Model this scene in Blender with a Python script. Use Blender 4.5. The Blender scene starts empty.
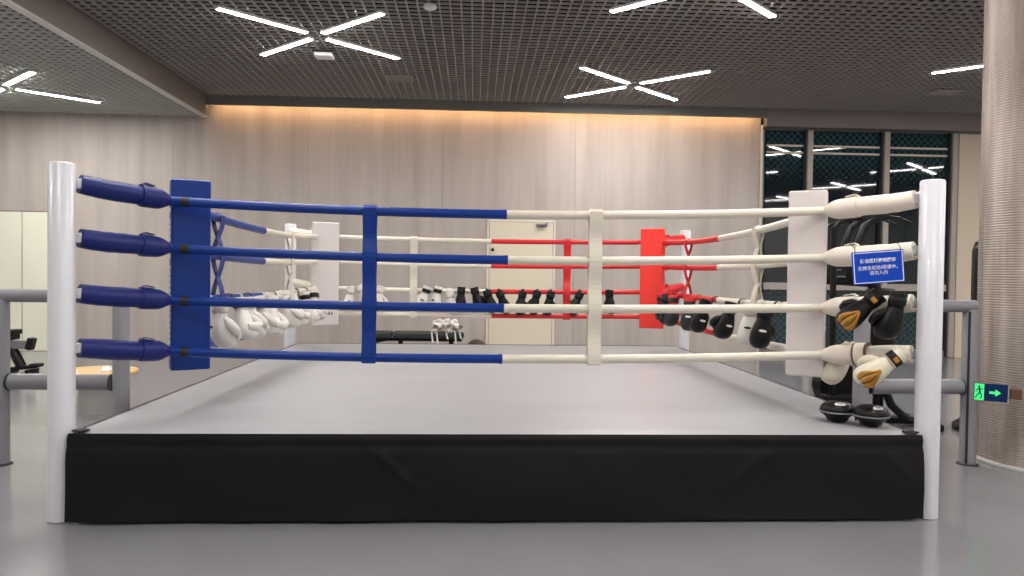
import bpy, bmesh, math, random
from mathutils import Vector, Matrix, noise
random.seed(7)
scene = bpy.context.scene
COL = scene.collection
PI = math.pi
V = Vector

# ------------------------------------------------------------------ colour / materials
def lin(c):
    return tuple(((v / 255) / 12.92 if v / 255 <= 0.04045 else ((v / 255 + 0.055) / 1.055) ** 2.4) for v in c)

def mat(name, rgb, rough=0.5, metal=0.0, spec=0.5, bump=None, var=None, coat=0.0):
    """bump=(scale,strength,distance) fine surface relief; var=(scale,amount,stretch) mild colour variation."""
    m = bpy.data.materials.new(name); m.use_nodes = True
    nt = m.node_tree; b = nt.nodes['Principled BSDF']
    b.inputs['Base Color'].default_value = (*lin(rgb), 1)
    b.inputs['Roughness'].default_value = rough
    b.inputs['Metallic'].default_value = metal
    b.inputs['Specular IOR Level'].default_value = spec
    b.inputs['Coat Weight'].default_value = coat
    if bump or var:
        tc = nt.nodes.new('ShaderNodeTexCoord')
    if bump:
        n = nt.nodes.new('ShaderNodeTexNoise'); n.inputs['Scale'].default_value = bump[0]; n.inputs['Detail'].default_value = 4
        bp = nt.nodes.new('ShaderNodeBump'); bp.inputs['Strength'].default_value = bump[1]; bp.inputs['Distance'].default_value = bump[2]
        nt.links.new(tc.outputs['Object'], n.inputs['Vector']); nt.links.new(n.outputs['Fac'], bp.inputs['Height'])
        nt.links.new(bp.outputs['Normal'], b.inputs['Normal'])
    if var:
        mp = nt.nodes.new('ShaderNodeMapping'); mp.inputs['Scale'].default_value = var[2]
        n = nt.nodes.new('ShaderNodeTexNoise'); n.inputs['Scale'].default_value = var[0]; n.inputs['Detail'].default_value = 5
        r = nt.nodes.new('ShaderNodeValToRGB')
        r.color_ramp.elements[0].position = 0.3; r.color_ramp.elements[1].position = 0.7
        a = var[1]
        r.color_ramp.elements[0].color = (*[v * (1 - a) for v in lin(rgb)], 1)
        r.color_ramp.elements[1].color = (*[min(1, v * (1 + a)) for v in lin(rgb)], 1)
        nt.links.new(tc.outputs['Object'], mp.inputs['Vector']); nt.links.new(mp.outputs['Vector'], n.inputs['Vector'])
        nt.links.new(n.outputs['Fac'], r.inputs['Fac']); nt.links.new(r.outputs['Color'], b.inputs['Base Color'])
    return m

def emis(name, rgb, strength):
    m = bpy.data.materials.new(name); m.use_nodes = True
    b = m.node_tree.nodes['Principled BSDF']
    b.inputs['Base Color'].default_value = (*lin(rgb), 1)
    b.inputs['Emission Color'].default_value = (*lin(rgb), 1)
    b.inputs['Emission Strength'].default_value = strength
    return m

def wall_mat():
    m = bpy.data.materials.new('streaked_wall_panel'); m.use_nodes = True
    nt = m.node_tree; b = nt.nodes['Principled BSDF']; b.inputs['Roughness'].default_value = 0.55
    tc = nt.nodes.new('ShaderNodeTexCoord')
    def nz(scale, sc, det):
        mp = nt.nodes.new('ShaderNodeMapping'); mp.inputs['Scale'].default_value = sc
        n = nt.nodes.new('ShaderNodeTexNoise'); n.inputs['Scale'].default_value = scale; n.inputs['Detail'].default_value = det
        nt.links.new(tc.outputs['Object'], mp.inputs['Vector']); nt.links.new(mp.outputs['Vector'], n.inputs['Vector'])
        return n
    a = nz(2.4, (2.2, 1, 0.14), 5); c = nz(1.1, (1.6, 1, 0.5), 3)
    mix = nt.nodes.new('ShaderNodeMath'); mix.operation = 'MULTIPLY_ADD'; mix.inputs[1].default_value = 0.65
    sc = nt.nodes.new('ShaderNodeMath'); sc.operation = 'MULTIPLY'; sc.inputs[1].default_value = 0.35
    nt.links.new(c.outputs['Fac'], sc.inputs[0]); nt.links.new(a.outputs['Fac'], mix.inputs[0]); nt.links.new(sc.outputs[0], mix.inputs[2])
    r = nt.nodes.new('ShaderNodeValToRGB')
    e = r.color_ramp.elements
    e[0].position = 0.32; e[0].color = (*lin((160, 151, 144)), 1)
    e[1].position = 0.70; e[1].color = (*lin((183, 174, 167)), 1)
    nt.links.new(mix.outputs[0], r.inputs['Fac']); nt.links.new(r.outputs['Color'], b.inputs['Base Color'])
    return m

def glass_mat():
    """dark night glass printed with a lattice of dots"""
    m = bpy.data.materials.new('dotted_night_glass'); m.use_nodes = True
    nt = m.node_tree; b = nt.nodes['Principled BSDF']
    b.inputs['Roughness'].default_value = 0.03; b.inputs['Specular IOR Level'].default_value = 0.6
    tc = nt.nodes.new('ShaderNodeTexCoord'); sp = nt.nodes.new('ShaderNodeSeparateXYZ')
    nt.links.new(tc.outputs['Object'], sp.inputs[0])
    def mth(op, x, y=None, z=None):
        n = nt.nodes.new('ShaderNodeMath'); n.operation = op
        for i, v in enumerate((x, y, z)):
            if v is None: continue
            if isinstance(v, (int, float)): n.inputs[i].default_value = v
            else: nt.links.new(v, n.inputs[i])
        return n.outputs[0]
    S = 2 * PI / 0.125
    a = mth('SINE', mth('MULTIPLY', sp.outputs['X'], S)); c = mth('SINE', mth('MULTIPLY', sp.outputs['Z'], S))
    f = mth('MULTIPLY_ADD', mth('MULTIPLY', a, c), 0.5, 0.5)
    r = nt.nodes.new('ShaderNodeValToRGB')
    r.color_ramp.elements[0].position = 0.1; r.color_ramp.elements[0].color = (*lin((16, 26, 32)), 1)
    r.color_ramp.elements[1].position = 0.75; r.color_ramp.elements[1].color = (*lin((44, 74, 80)), 1)
    # the print is dense along the head and foot of each pane and fades out between
    fade = nt.nodes.new('ShaderNodeValToRGB'); el = fade.color_ramp.elements
    el[0].position = 0.0; el[0].color = (.8, .8, .8, 1); el[1].position = 1.0; el[1].color = (1, 1, 1, 1)
    for p_, v_ in ((0.24, .6), (0.34, .15), (0.74, .15), (0.90, 1.0)):
        e_ = el.new(p_); e_.color = (v_, v_, v_, 1)
    nt.links.new(mth('DIVIDE', sp.outputs['Z'], 4.3), fade.inputs['Fac'])
    f = mth('MULTIPLY', f, fade.outputs['Color'])
    nt.links.new(f, r.inputs['Fac']); nt.links.new(r.outputs['Color'], b.inputs['Base Color'])
    return m

def mesh_mat():
    """woven metal cladding: fine wires across the column"""
    m = mat('woven_metal_cladding', (205, 192, 184), 0.45, 0.35)
    nt = m.node_tree; b = nt.nodes['Principled BSDF']
    tc = nt.nodes.new('ShaderNodeTexCoord')
    n = nt.nodes.new('ShaderNodeTexNoise'); n.inputs['Scale'].default_value = 3.0
    mp = nt.nodes.new('ShaderNodeMapping'); mp.inputs['Scale'].default_value = (3, 3, 0.3)
    nt.links.new(tc.outputs['Object'], mp.inputs['Vector']); nt.links.new(mp.outputs['Vector'], n.inputs['Vector'])
    r = nt.nodes.new('ShaderNodeValToRGB')
    r.color_ramp.elements[0].position = 0.3; r.color_ramp.elements[0].color = (*lin((148, 137, 129)), 1)
    r.color_ramp.elements[1].position = 0.7; r.color_ramp.elements[1].color = (*lin((184, 173, 165)), 1)
    nt.links.new(n.outputs['Fac'], r.inputs['Fac']); nt.links.new(r.outputs['Color'], b.inputs['Base Color'])
    return m

M = dict(
    wall=wall_mat(), glass=glass_mat(), cladding=mesh_mat(),
    floor=mat('grey_vinyl_floor', (126, 125, 129), 0.16, spec=0.9, bump=(60, 0.05, 0.002), var=(0.9, 0.07, (1, 1, 1))),
    canvas=mat('grey_ring_canvas', (156, 155, 158), 0.42, bump=(5, 0.12, 0.01), var=(1.1, 0.05, (1, 2.2, 1))),
    skirt=mat('black_vinyl', (9, 8, 10), 0.40, spec=0.3),
    black=mat('black_plastic', (12, 12, 14), 0.45, spec=0.3),
    blackleather=mat('black_leather', (9, 8, 9), 0.36, spec=0.3, bump=(90, 0.1, 0.002)),
    darkgreen=mat('black_green_leather', (28, 34, 36), 0.4, bump=(90, 0.1, 0.002)),
    whiteleather=mat('white_leather', (212, 207, 200), 0.4, bump=(60, 0.12, 0.003)),
    cream=mat('cream_leather', (220, 212, 192), 0.42, bump=(60, 0.1, 0.003)),
    gold=mat('gold_leather', (182, 130, 52), 0.38, 0.25, var=(25, 0.25, (1, 1, 1))),
    brown=mat('brown_leather', (96, 62, 42), 0.5),
    redleather=mat('red_leather', (205, 40, 45), 0.45),
    logo=mat('white_print', (225, 225, 225), 0.5),
    inkblack=mat('dark_print', (30, 30, 34), 0.6),
    inkred=mat('red_print', (190, 60, 60), 0.6),
    post=mat('white_enamel', (208, 208, 214), 0.28, coat=0.3),
    steel=mat('bright_steel', (190, 190, 192), 0.25, 0.9),
    blue=mat('blue_vinyl', (5, 49, 128), 0.36, spec=0.3, bump=(14, 0.1, 0.006)),
    navy=mat('navy_vinyl_sleeve', (16, 30, 100), 0.42, spec=0.3, bump=(20, 0.25, 0.01)),
    ropewhite=mat('cream_vinyl_rope', (214, 206, 192), 0.4),
    sleevewhite=mat('cream_vinyl_sleeve', (220, 209, 195), 0.45, bump=(20, 0.2, 0.01)),
    padwhite=mat('white_vinyl_pad', (212, 204, 202), 0.4, bump=(10, 0.06, 0.005)),
    red=mat('red_vinyl', (238, 56, 48), 0.42),
    redrope=mat('red_vinyl_rope', (206, 30, 36), 0.4),
    tape=mat('black_tape', (24, 22, 24), 0.6),
    rail=mat('grey_painted_tube', (128, 127, 132), 0.36),
    raildark=mat('black_rubber_joint', (30, 29, 32), 0.6),
    door=mat('beige_door', (212, 203, 182), 0.5),
    doorpale=mat('pale_green_beige_door', (226, 226, 208), 0.5),
    doortrim=mat('pale_door_trim', (222, 214, 202), 0.5),
    shadowgap=mat('dark_seam', (110, 104, 96), 0.7),
    bulk=mat('grey_brown_bulkhead', (122, 114, 110), 0.6),
    bulkedge=mat('pale_metal_edge', (205, 203, 200), 0.4),
    beam=mat('grey_beam', (108, 108, 104), 0.6),
    grid=mat('grey_open_cell_blade', (164, 160, 156), 0.85, spec=0.08),
    gridleft=mat('pale_grey_open_cell_blade', (206, 209, 204), 0.85, spec=0.08),
    plenum=mat('dark_plenum', (34, 32, 31), 0.95, spec=0.05),
    frame=mat('grey_window_frame', (126, 118, 110), 0.45),
    framelight=mat('pale_window_frame', (160, 152, 144), 0.45),
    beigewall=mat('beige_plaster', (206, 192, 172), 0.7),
    plainwall=mat('pale_plaster', (214, 210, 204), 0.8),
    wood=mat('light_wood', (222, 184, 126), 0.4, var=(6, 0.12, (1, 8, 1))),
    tablebase=mat('grey_table_base', (172, 172, 168), 0.45),
    cloth=mat('white_tissue', (240, 240, 240), 0.8),
    signblue=mat('sign_blue', (6, 66, 180), 0.35, spec=0.25),
    signwhite=mat('sign_white', (230, 236, 245), 0.5),
    exitblue=mat('exit_navy', (4, 38, 88), 0.5, spec=0.2),
    exitgreen=emis('exit_green', (70, 235, 130), 0.55),
    lamp=emis('lamp_diffuser', (255, 251, 247), 112.0),
    cove=emis('warm_cove_led', (255, 200, 140), 58.0),
    housing=mat('white_lamp_housing', (225, 225, 225), 0.5),
    machine=mat('machine_black', (12, 12, 14), 0.4, spec=0.3),
    machinegrey=mat('machine_grey', (120, 120, 122), 0.4, 0.3),
    console=mat('console_screen', (34, 36, 40), 0.2),
    olive=mat('dark_green_padding', (38, 46, 40), 0.45),
    ball=mat('dark_brown_rubber', (70, 56, 52), 0.6),
    ventpanel=mat('grey_vent', (165, 160, 155), 0.6),
)

# ------------------------------------------------------------------ mesh builder
class MB:
    def __init__(s): s.v = []; s.f = []; s.sm = []; s.mi = []; s.cur = 0
    def add(s, vs, fs, smooth=False):
        o = len(s.v); s.v += [tuple(p) for p in vs]
        for f in fs: s.f.append([o + i for i in f]); s.sm.append(smooth); s.mi.append(s.cur)
        return s
    def box(s, c, size, rot=None, bevel=0.0, seg=2):
        bm = bmesh.new(); bmesh.ops.create_cube(bm, size=1.0)
        for v in bm.verts: v.co = V((v.co.x * size[0], v.co.y * size[1], v.co.z * size[2]))
        if bevel > 0: bmesh.ops.bevel(bm, geom=list(bm.edges), offset=bevel, segments=seg, affect='EDGES', profile=0.5)
        bm.verts.index_update()
        R = rot if rot is not None else Matrix.Identity(3)
        s.add([R @ v.co + V(c) for v in bm.verts], [[v.index for v in f.verts] for f in bm.faces], bevel > 0.02)
        bm.free(); return s
    def loft(s, rings, cap=True, smooth=True, closed=True):
        n = len(rings[0]); vs = [p for r in rings for p in r]; fs = []
        for i in range(len(rings) - 1):
            for j in range(n if closed else n - 1):
                k = (j + 1) % n
                fs.append([i * n + j, i * n + k, (i + 1) * n + k, (i + 1) * n + j])
        s.add(vs, fs, smooth)
        if cap and closed:
            s.add(rings[0], [list(range(n))[::-1]], False); s.add(rings[-1], [list(range(n))], False)
        return s
    def tube(s, path, r, n=12, cap=True, flat=None):
        """round tube along path; r number or list; flat=(a,b) scales the section"""
        path = [V(p) for p in path]; m = len(path); rings = []
        up = None
        for i, p in enumerate(path):
            t = (path[min(i + 1, m - 1)] - path[max(i - 1, 0)]).normalized()
            if up is None:
                up = V((0, 0, 1)) if abs(t.z) < 0.9 else V((0, 1, 0))
            side = t.cross(up).normalized(); up = side.cross(t).normalized()
            rr = r[i] if isinstance(r, (list, tuple)) else r
            a, b = flat or (1, 1)
            rings.append([p + side * (rr * a * math.cos(2 * PI * k / n)) + up * (rr * b * math.sin(2 * PI * k / n)) for k in range(n)])
        return s.loft(rings, cap)
    def lathe(s, prof, c=(0, 0, 0), n=32, cap=True):
        rings = [[(c[0] + r * math.cos(2 * PI * k / n), c[1] + r * math.sin(2 * PI * k / n), c[2] + z) for k in range(n)] for r, z in prof]
        return s.loft(rings, cap)
    def ellipsoid(s, c, rad, n=16, m=10, rot=None, e=1.0):
        rings = []
        R = rot if rot is not None else Matrix.Identity(3)
        for i in range(m + 1):
            a = -PI / 2 + PI * (0.02 + 0.96 * i / m)
            ca, sa = math.cos(a), math.sin(a)
            z = math.copysign(abs(sa) ** e, sa); rr = abs(ca) ** e
            rings.append([R @ V((rad[0] * rr * math.cos(2 * PI * k / n), rad[1] * rr * math.sin(2 * PI * k / n), rad[2] * z)) + V(c) for k in range(n)])
        return s.loft(rings)
    def strip(s, path, wdir, w, t):
        """flat band: path of points, width vector direction, thickness"""
        path = [V(p) for p in path]; wd = V(wdir).normalized(); rings = []
        for i, p in enumerate(path):
            tg = (path[min(i + 1, len(path) - 1)] - path[max(i - 1, 0)]).normalized()
            nn = tg.cross(wd).normalized()
            rings.append([p + wd * w / 2 + nn * t / 2, p - wd * w / 2 + nn * t / 2, p - wd * w / 2 - nn * t / 2, p + wd * w / 2 - nn * t / 2])
        return s.loft(rings, True, False)
    def prism(s, outline, y0, y1):
        n = len(outline)
        vs = [(x, y0, z) for x, z in outline] + [(x, y1, z) for x, z in outline]
        fs = [list(range(n)), list(range(2 * n - 1, n - 1, -1))] + [[i, i + n, (i + 1) % n + n, (i + 1) % n] for i in range(n)]
        return s.add(vs, fs)
    def build(s, name, mats, parent=None):
        me = bpy.data.meshes.new(name); me.from_pydata(s.v, [], s.f)
        for m in (mats if isinstance(mats, (list, tuple)) else [mats]): me.materials.append(m)
        me.polygons.foreach_set('use_smooth', s.sm); me.polygons.foreach_set('material_index', s.mi)
        bm = bmesh.new(); bm.from_mesh(me); bmesh.ops.recalc_face_normals(bm, faces=bm.faces); bm.to_mesh(me); bm.free()
        me.update()
        o = bpy.data.objects.new(name, me); COL.objects.link(o)
        if parent: o.parent = parent
        return o

def empty(name, loc=(0, 0, 0), rot=(0, 0, 0)):
    o = bpy.data.objects.new(name, None); COL.objects.link(o)
    o.empty_display_size = 0.1; o.location = loc; o.rotation_euler = rot
    return o
def tag(o, label, cat, group=None, kind=None):
    o['label'] = label; o['category'] = cat
    if group: o['group'] = group
    if kind: o['kind'] = kind
    return o
def thing(name, label, cat, loc=(0, 0, 0), rot=(0, 0, 0), group=None):
    return tag(empty(name, loc, rot), label, cat, group)
def struct(o):
    o['kind'] = 'structure'; return o
KIDS = {}
def children(o): return [c for c in o.children]
def copy_tree(o, parent=None):
    c = o.copy(); COL.objects.link(c); c.parent = parent
    for ch in children(o):
        if not ch.name.startswith('hanging_strap'): copy_tree(ch, c)   # each glove gets a strap of its own
    return c
def lerp(a, b, t): return a + (b - a) * t
def lv(a, b, t): return V(a).lerp(V(b), t)

# ------------------------------------------------------------------ camera
cam = bpy.data.objects.new('camera', bpy.data.cameras.new('camera')); COL.objects.link(cam)
yaw, pitch, roll, FPX = 0.0509638, 0.0193859, 0.0130171, 736.73
f = V((math.sin(yaw) * math.cos(pitch), math.cos(yaw) * math.cos(pitch), -math.sin(pitch)))
r = V((math.cos(yaw), -math.sin(yaw), 0)); u = r.cross(f)
r2 = r * math.cos(roll) + u * math.sin(roll); u2 = u * math.cos(roll) - r * math.sin(roll)
cam.matrix_world = Matrix.Translation((-0.20669, -4.40425, 1.47049)) @ Matrix((r2, u2, -f)).transposed().to_4x4()
cam.data.sensor_fit = 'HORIZONTAL'; cam.data.sensor_width = 36; cam.data.lens = 36 * FPX / 1024
cam.data.clip_end = 100
scene.camera = cam

# ------------------------------------------------------------------ room shell
ZC, ZL = 4.505, 4.175          # open-cell ceiling heights: main, lower left
XB, XL, XR, YB, YN = -4.96, -11.0, 17.5, 8.98, -7.0
struct(MB().box(((XL + XR) / 2, (YN + 9.6) / 2, -0.05), (XR - XL, 9.6 - YN, 0.1)).build('floor', M['floor']))

def open_cell(x0, x1, y0, y1, z):
    g = MB(); S = 0.124; h, t = 0.027, 0.015
    for i in range(int((x1 - x0) / S) + 1):
        x = x0 + i * S
        g.box((x, (y0 + y1) / 2, z + h / 2), (t, y1 - y0, h))
    for j in range(int((y1 - y0) / S) + 1):
        y = y0 + j * S
        g.box(((x0 + x1) / 2, y, z + h / 2 + 0.001), (x1 - x0, t, h - 0.004))
    return g
struct(open_cell(-4.86, XR, YN, 8.70, ZC).build('ceiling', M['grid']))
struct(open_cell(XL, -5.04, YN, 8.94, ZL).build('ceiling_left', M['gridleft']))
struct(MB().box(((XL + XR) / 2, (YN + 9.2) / 2, ZC + 0.38), (XR - XL, 9.2 - YN, 0.04)).build('ceiling_upper', M['plenum']))
struct(MB().box(((XL - 5.0) / 2, (YN + 9.0) / 2, ZL + 0.30), (-5.0 - XL, 9.0 - YN, 0.02)).build('ceiling_upper_left', M['plenum']))

b = MB().box(((-4.96), (YN + 8.9) / 2, 4.355), (0.09, 8.9 - YN, 0.39))
struct(b.build('trim_1', M['bulk']))
struct(MB().box((-4.97, (YN + 8.9) / 2, 4.155), (0.115, 8.9 - YN, 0.012)).build('trim_2', M['bulkedge']))
struct(MB().box(((-4.91 + 5.04) / 2, 8.74, 4.435), (9.95, 0.05, 0.17)).build('trim_3', M['beam']))
struct(MB().box((0.06, 8.87, 4.60), (9.9, 0.22, 0.04)).build('trim_4', M['beam']))
b = MB().box(((5.04 + XR) / 2, 8.80, 4.365), (XR - 5.04, 0.16, 0.33)); b.box(((5.04 + XR) / 2, 8.92, 4.225), (XR - 5.04, 0.16, 0.05))
struct(b.build('trim_5', M['bulk']))
# warm LED line that washes the back wall from above
cv = thing('cove_light', 'warm strip light hidden above the back wall behind the grey beam', 'light', (0, 0, 0))
MB().box((0.06, 8.80, 4.48), (9.8, 0.03, 0.012)).build('housing', M['housing'], cv)
MB().box((0.06, 8.80, 4.471), (9.76, 0.022, 0.006)).build('led_strip', M['cove'], cv)

w = MB()
for a, c in ((XL, -5.57), (-5.57, -3.2), (-3.2, -0.8), (-0.8, 1.6), (1.6, 3.3), (3.3, 5.03)):
    w.box(((a + c) / 2, YB + 0.07, 2.35), (c - a - 0.004, 0.14, 4.7))
struct(w.build('wall_back', M['wall']))
struct(MB().box((5.036, YB + 0.03, 2.13), (0.012, 0.22, 4.26)).build('trim_6', M['bulkedge']))
struct(MB().box((XL - 0.05, 1.3, 2.35), (0.1, 16.6, 4.7)).build('wall_left', M['plainwall']))
struct(MB().box((XR + 0.05, 1.3, 2.35), (0.1, 16.6, 4.7)).build('wall_right', M['plainwall']))
struct(MB().box(((XL + XR) / 2, YN - 0.05, 2.35), (XR - XL, 0.1, 4.7)).build('wall_front', M['plainwall']))
struct(MB().box(((8.85 + XR) / 2, 9.1, 2.35), (XR - 8.85, 0.14, 4.7)).build('wall_right_back', M['beigewall']))
# flush door in the back wall
d = struct(MB().box((0.632, YB - 0.012, 1.205), (1.15, 0.03, 2.40), bevel=0.004).build('door_1', M['door']))
fr = MB()
for x in (0.03, 1.235): fr.box((x, YB - 0.014, 1.22), (0.035, 0.034, 2.44))
fr.box((0.632, YB - 0.014, 2.43), (1.24, 0.034, 0.03))
fr.build('door_frame', M['doortrim'], d)
h = MB().ellipsoid((0.115, YB - 0.055, 1.90), (0.03, 0.03, 0.03)); h.box((0.115, YB - 0.03, 1.90), (0.05, 0.02, 0.05), bevel=0.005)
h.build('door_viewer', M['machine'], d)
h = MB().box((1.0, YB - 0.06, 2.36), (0.2, 0.06, 0.05), bevel=0.01); h.tube([(1.0, YB - 0.07, 2.33), (0.95, YB - 0.14, 2.34), (1.1, YB - 0.05, 2.40)], 0.01, 6)
h.build('door_closer', M['machinegrey'], d)
# tall pale doors far left
for i, (a, c) in enumerate(((-9.05, -8.15), (-8.14, -7.24))):
    d = struct(MB().box(((a + c) / 2, YB - 0.012, 1.225), (c - a - 0.012, 0.03, 2.44), bevel=0.004).build('door_%d' % (i + 2), M['doorpale']))
struct(MB().box((-8.145, YB - 0.006, 2.455), (1.83, 0.02, 0.02)).build('trim_7', M['shadowgap']))

# windows: three tall dotted panes between mullions
mull = [5.10, 5.97, 7.43, 8.74]
for i in range(3):
    a, c = mull[i], mull[i + 1]
    wn = struct(empty('window_%d' % (i + 1)))
    g = MB()
    g.box(((a + c) / 2, 9.10, 2.80), (c - a - 0.16, 0.02, 2.86)); g.box(((a + c) / 2, 9.10, 0.68), (c - a - 0.16, 0.02, 1.14))
    g.build('pane', M['glass'], wn)
    fr = MB()
    fr.box(((a + c) / 2, 9.08, 4.23), (c - a, 0.08, 0.05)); fr.box(((a + c) / 2, 9.08, 0.06), (c - a, 0.08, 0.12))
    fr.build('frame', M['frame'], wn)
    MB().box(((a + c) / 2, 9.06, 1.305), (c - a - 0.1, 0.09, 0.13), bevel=0.006).build('transom', M['framelight'], wn)
    for zz in (3.79, 3.92):  # pair of pale reflected lines on the glass, built as solid beige bars
        MB().box(((a + c) / 2, 9.075, zz), (c - a - 0.17, 0.02, 0.035)).build('reflection_bar', M['beigewall'], wn)
    q = MB()
    if i == 0: q.box((a, 9.08, 2.13), (0.05, 0.08, 4.25))
    q.box((c, 9.04, 2.13), (0.10, 0.16, 4.25), bevel=0.006)
    q.build('mullion', M['framelight'], wn)
    MB().box((c - 0.065, 9.06, 2.13), (0.05, 0.10, 4.25)).build('mullion_seal', M['raildark'], wn)

# ------------------------------------------------------------------ linear ceiling lights
def light_bar(p0, p1, z, label):
    a, c = V((p0[0], p0[1], 0)), V((p1[0], p1[1], 0)); d = c - a; L = d.length
    t = thing('linear_light', label, 'ceiling light', ((a.x + c.x) / 2, (a.y + c.y) / 2, z), (0, 0, math.atan2(d.y, d.x)), 'linear ceiling lights')
    MB().box((0, 0, 0.005), (L, 0.080, 0.036), bevel=0.003).build('housing', M['housing'], t)
    MB().box((0, 0, -0.013), (L - 0.006, 0.074, 0.004)).build('diffuser', M['lamp'], t)
def light_set(cx, cy, z, where, only=None):
    for nm, sx, sy in (('far left', -1, 1), ('far right', 1, 1), ('near left', -1, -1), ('near right', 1, -1)):
        if only and nm not in only: continue
        lab = where if '%s' not in where else where % nm
        light_bar((cx + sx * 0.10, cy + sy * 0.12), (cx + sx * 0.94, cy + sy * 0.90), z, lab)
light_set(-2.25, 5.17, ZC - 0.026, '%s bar of the lit X above the blue pad')
light_set(2.25, 7.17, ZC - 0.026, '%s bar of the lit X near the far beam')
light_set(2.25, 3.08, ZC - 0.026, '%s bar of the lit X cut by the picture top', ('far left', 'far right'))
light_set(2.25, 3.08, ZC - 0.026, 'linear ceiling light bar above the front of the hall', ('near left', 'near right'))
light_set(-7.21, 6.94, ZL - 0.026, '%s bar of the lit X on lower left ceiling')
light_set(7.35, 5.16, ZC - 0.026, '%s bar of the lit X beside the mesh column')
for cx, cy, z in ((-2.27, 1.1, ZC), (7.42, 1.1, ZC), (2.27, -1.0, ZC), (-2.27, -3.1, ZC), (2.27, -5.2, ZC), (-7.28, 2.9, ZL), (-7.28, -1.2, ZL), (7.42, -3.1, ZC), (11.9, 3.1, ZC), (11.9, -1.0, ZC), (16.0, 1.1, ZC), (11.9, -5.2, ZC), (16.0, -3.1, ZC)):
    light_set(cx, cy, z - 0.026, 'linear ceiling light bar above the front of the hall')

t = thing('wireless_access_point', 'flat white box hanging under the grid below the left lit X', 'device', (-2.31, 5.92, ZC - 0.07))
MB().box((0, 0, 0), (0.24, 0.22, 0.05), bevel=0.012).build('body', M['housing'], t)
MB().box((0, 0, 0.05), (0.06, 0.06, 0.06)).build('mount', M['machinegrey'], t)
t = thing('smoke_detector', 'round white smoke detector at the top of the picture', 'detector', (-0.748, 4.06, ZC))
MB().lathe([(0.075, 0.0), (0.08, -0.015), (0.07, -0.035), (0.04, -0.05), (0.004, -0.055)], n=24).build('body', M['housing'], t)
MB().tube([(0, 0, 0), (0, 0, 0.3)], 0.012, 8).build('stem', M['housing'], t)
def vent(x, y, w_, d_, label):
    t = thing('ceiling_vent', label, 'vent', (x, y, ZC - 0.012), (0, 0, 0), 'ceiling vents')
    fr = MB()
    for sx in (-1, 1): fr.box((sx * w_ / 2, 0, 0), (0.025, d_, 0.02))
    for sy in (-1, 1): fr.box((0, sy * d_ / 2, 0), (w_, 0.025, 0.02))
    fr.build('frame', M['ventpanel'], t)
    s = MB()
    n = 8
    for k in range(n): s.box((0, -d_ / 2 + (k + 0.5) * d_ / n, 0.005), (w_ - 0.02, 0.03, 0.006), Matrix.Rotation(0.5, 3, 'X'))
    s.build('slats', M['ventpanel'], t)
vent(-1.41, 7.22, 0.4, 0.3, 'small slatted vent in the ceiling beyond the left lit X')
vent(7.36, 7.2, 0.45, 0.22, 'flat slatted vent in the ceiling beside the mesh column')

# ------------------------------------------------------------------ boxing ring
A, DEP, HP, HPOST = 2.6, 5.316, 0.527, 2.08
ring = thing('boxing_ring', 'raised boxing ring with white posts, blue, white and red ropes and black skirt', 'boxing ring', (0, DEP / 2, 0))
RP = Matrix.Translation((0, -DEP / 2, 0))
def rb(mb, name, m, parent=None, label=None):
    o = mb.build(name, m, parent or ring)
    if parent is None or parent is ring:
        o.data.transform(RP)
    else:
        o.data.transform(RP)
    if label: o['label'] = label
    return o
Y0, Y1, XE = -0.085, DEP + 0.085, 2.512
pl = MB().box((0, (Y0 + Y1) / 2, 0.25), (2 * XE - 0.06, Y1 - Y0 - 0.06, 0.50)); rb(pl, 'platform', M['raildark'])
# canvas: soft sheet with slightly rolled edge
c = MB(); n, m = 60, 64; vs = []; fs = []
for j in range(m + 1):
    for i in range(n + 1):
        x = -XE + 2 * XE * i / n; y = Y0 + (Y1 - Y0) * j / m
        e = min(XE - abs(x), y - Y0, Y1 - y)
        z = HP - (0.012 if e < 0.01 else 0) + 0.0022 * noise.noise((x * 1.3, y * 2.6, 3.1)) + 0.002 * noise.noise((x * 0.5, y * 1.1, 8.0))
        vs.append((x, y, z))
for j in range(m):
    for i in range(n):
        k = j * (n + 1) + i; fs.append([k, k + 1, k + n + 2, k + n + 1])
c.add(vs, fs, True)
edge = [(-XE, Y0), (XE, Y0), (XE, Y1), (-XE, Y1)]
c.box((0, Y0 + 0.003, 0.510), (2 * XE, 0.006, 0.022)); c.box((0, Y1 - 0.003, 0.510), (2 * XE, 0.006, 0.022))
for s in (-1, 1): c.box((s * (XE - 0.003), (Y0 + Y1) / 2, 0.510), (0.006, Y1 - Y0, 0.022))
rb(c, 'canvas', M['canvas'])

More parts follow.
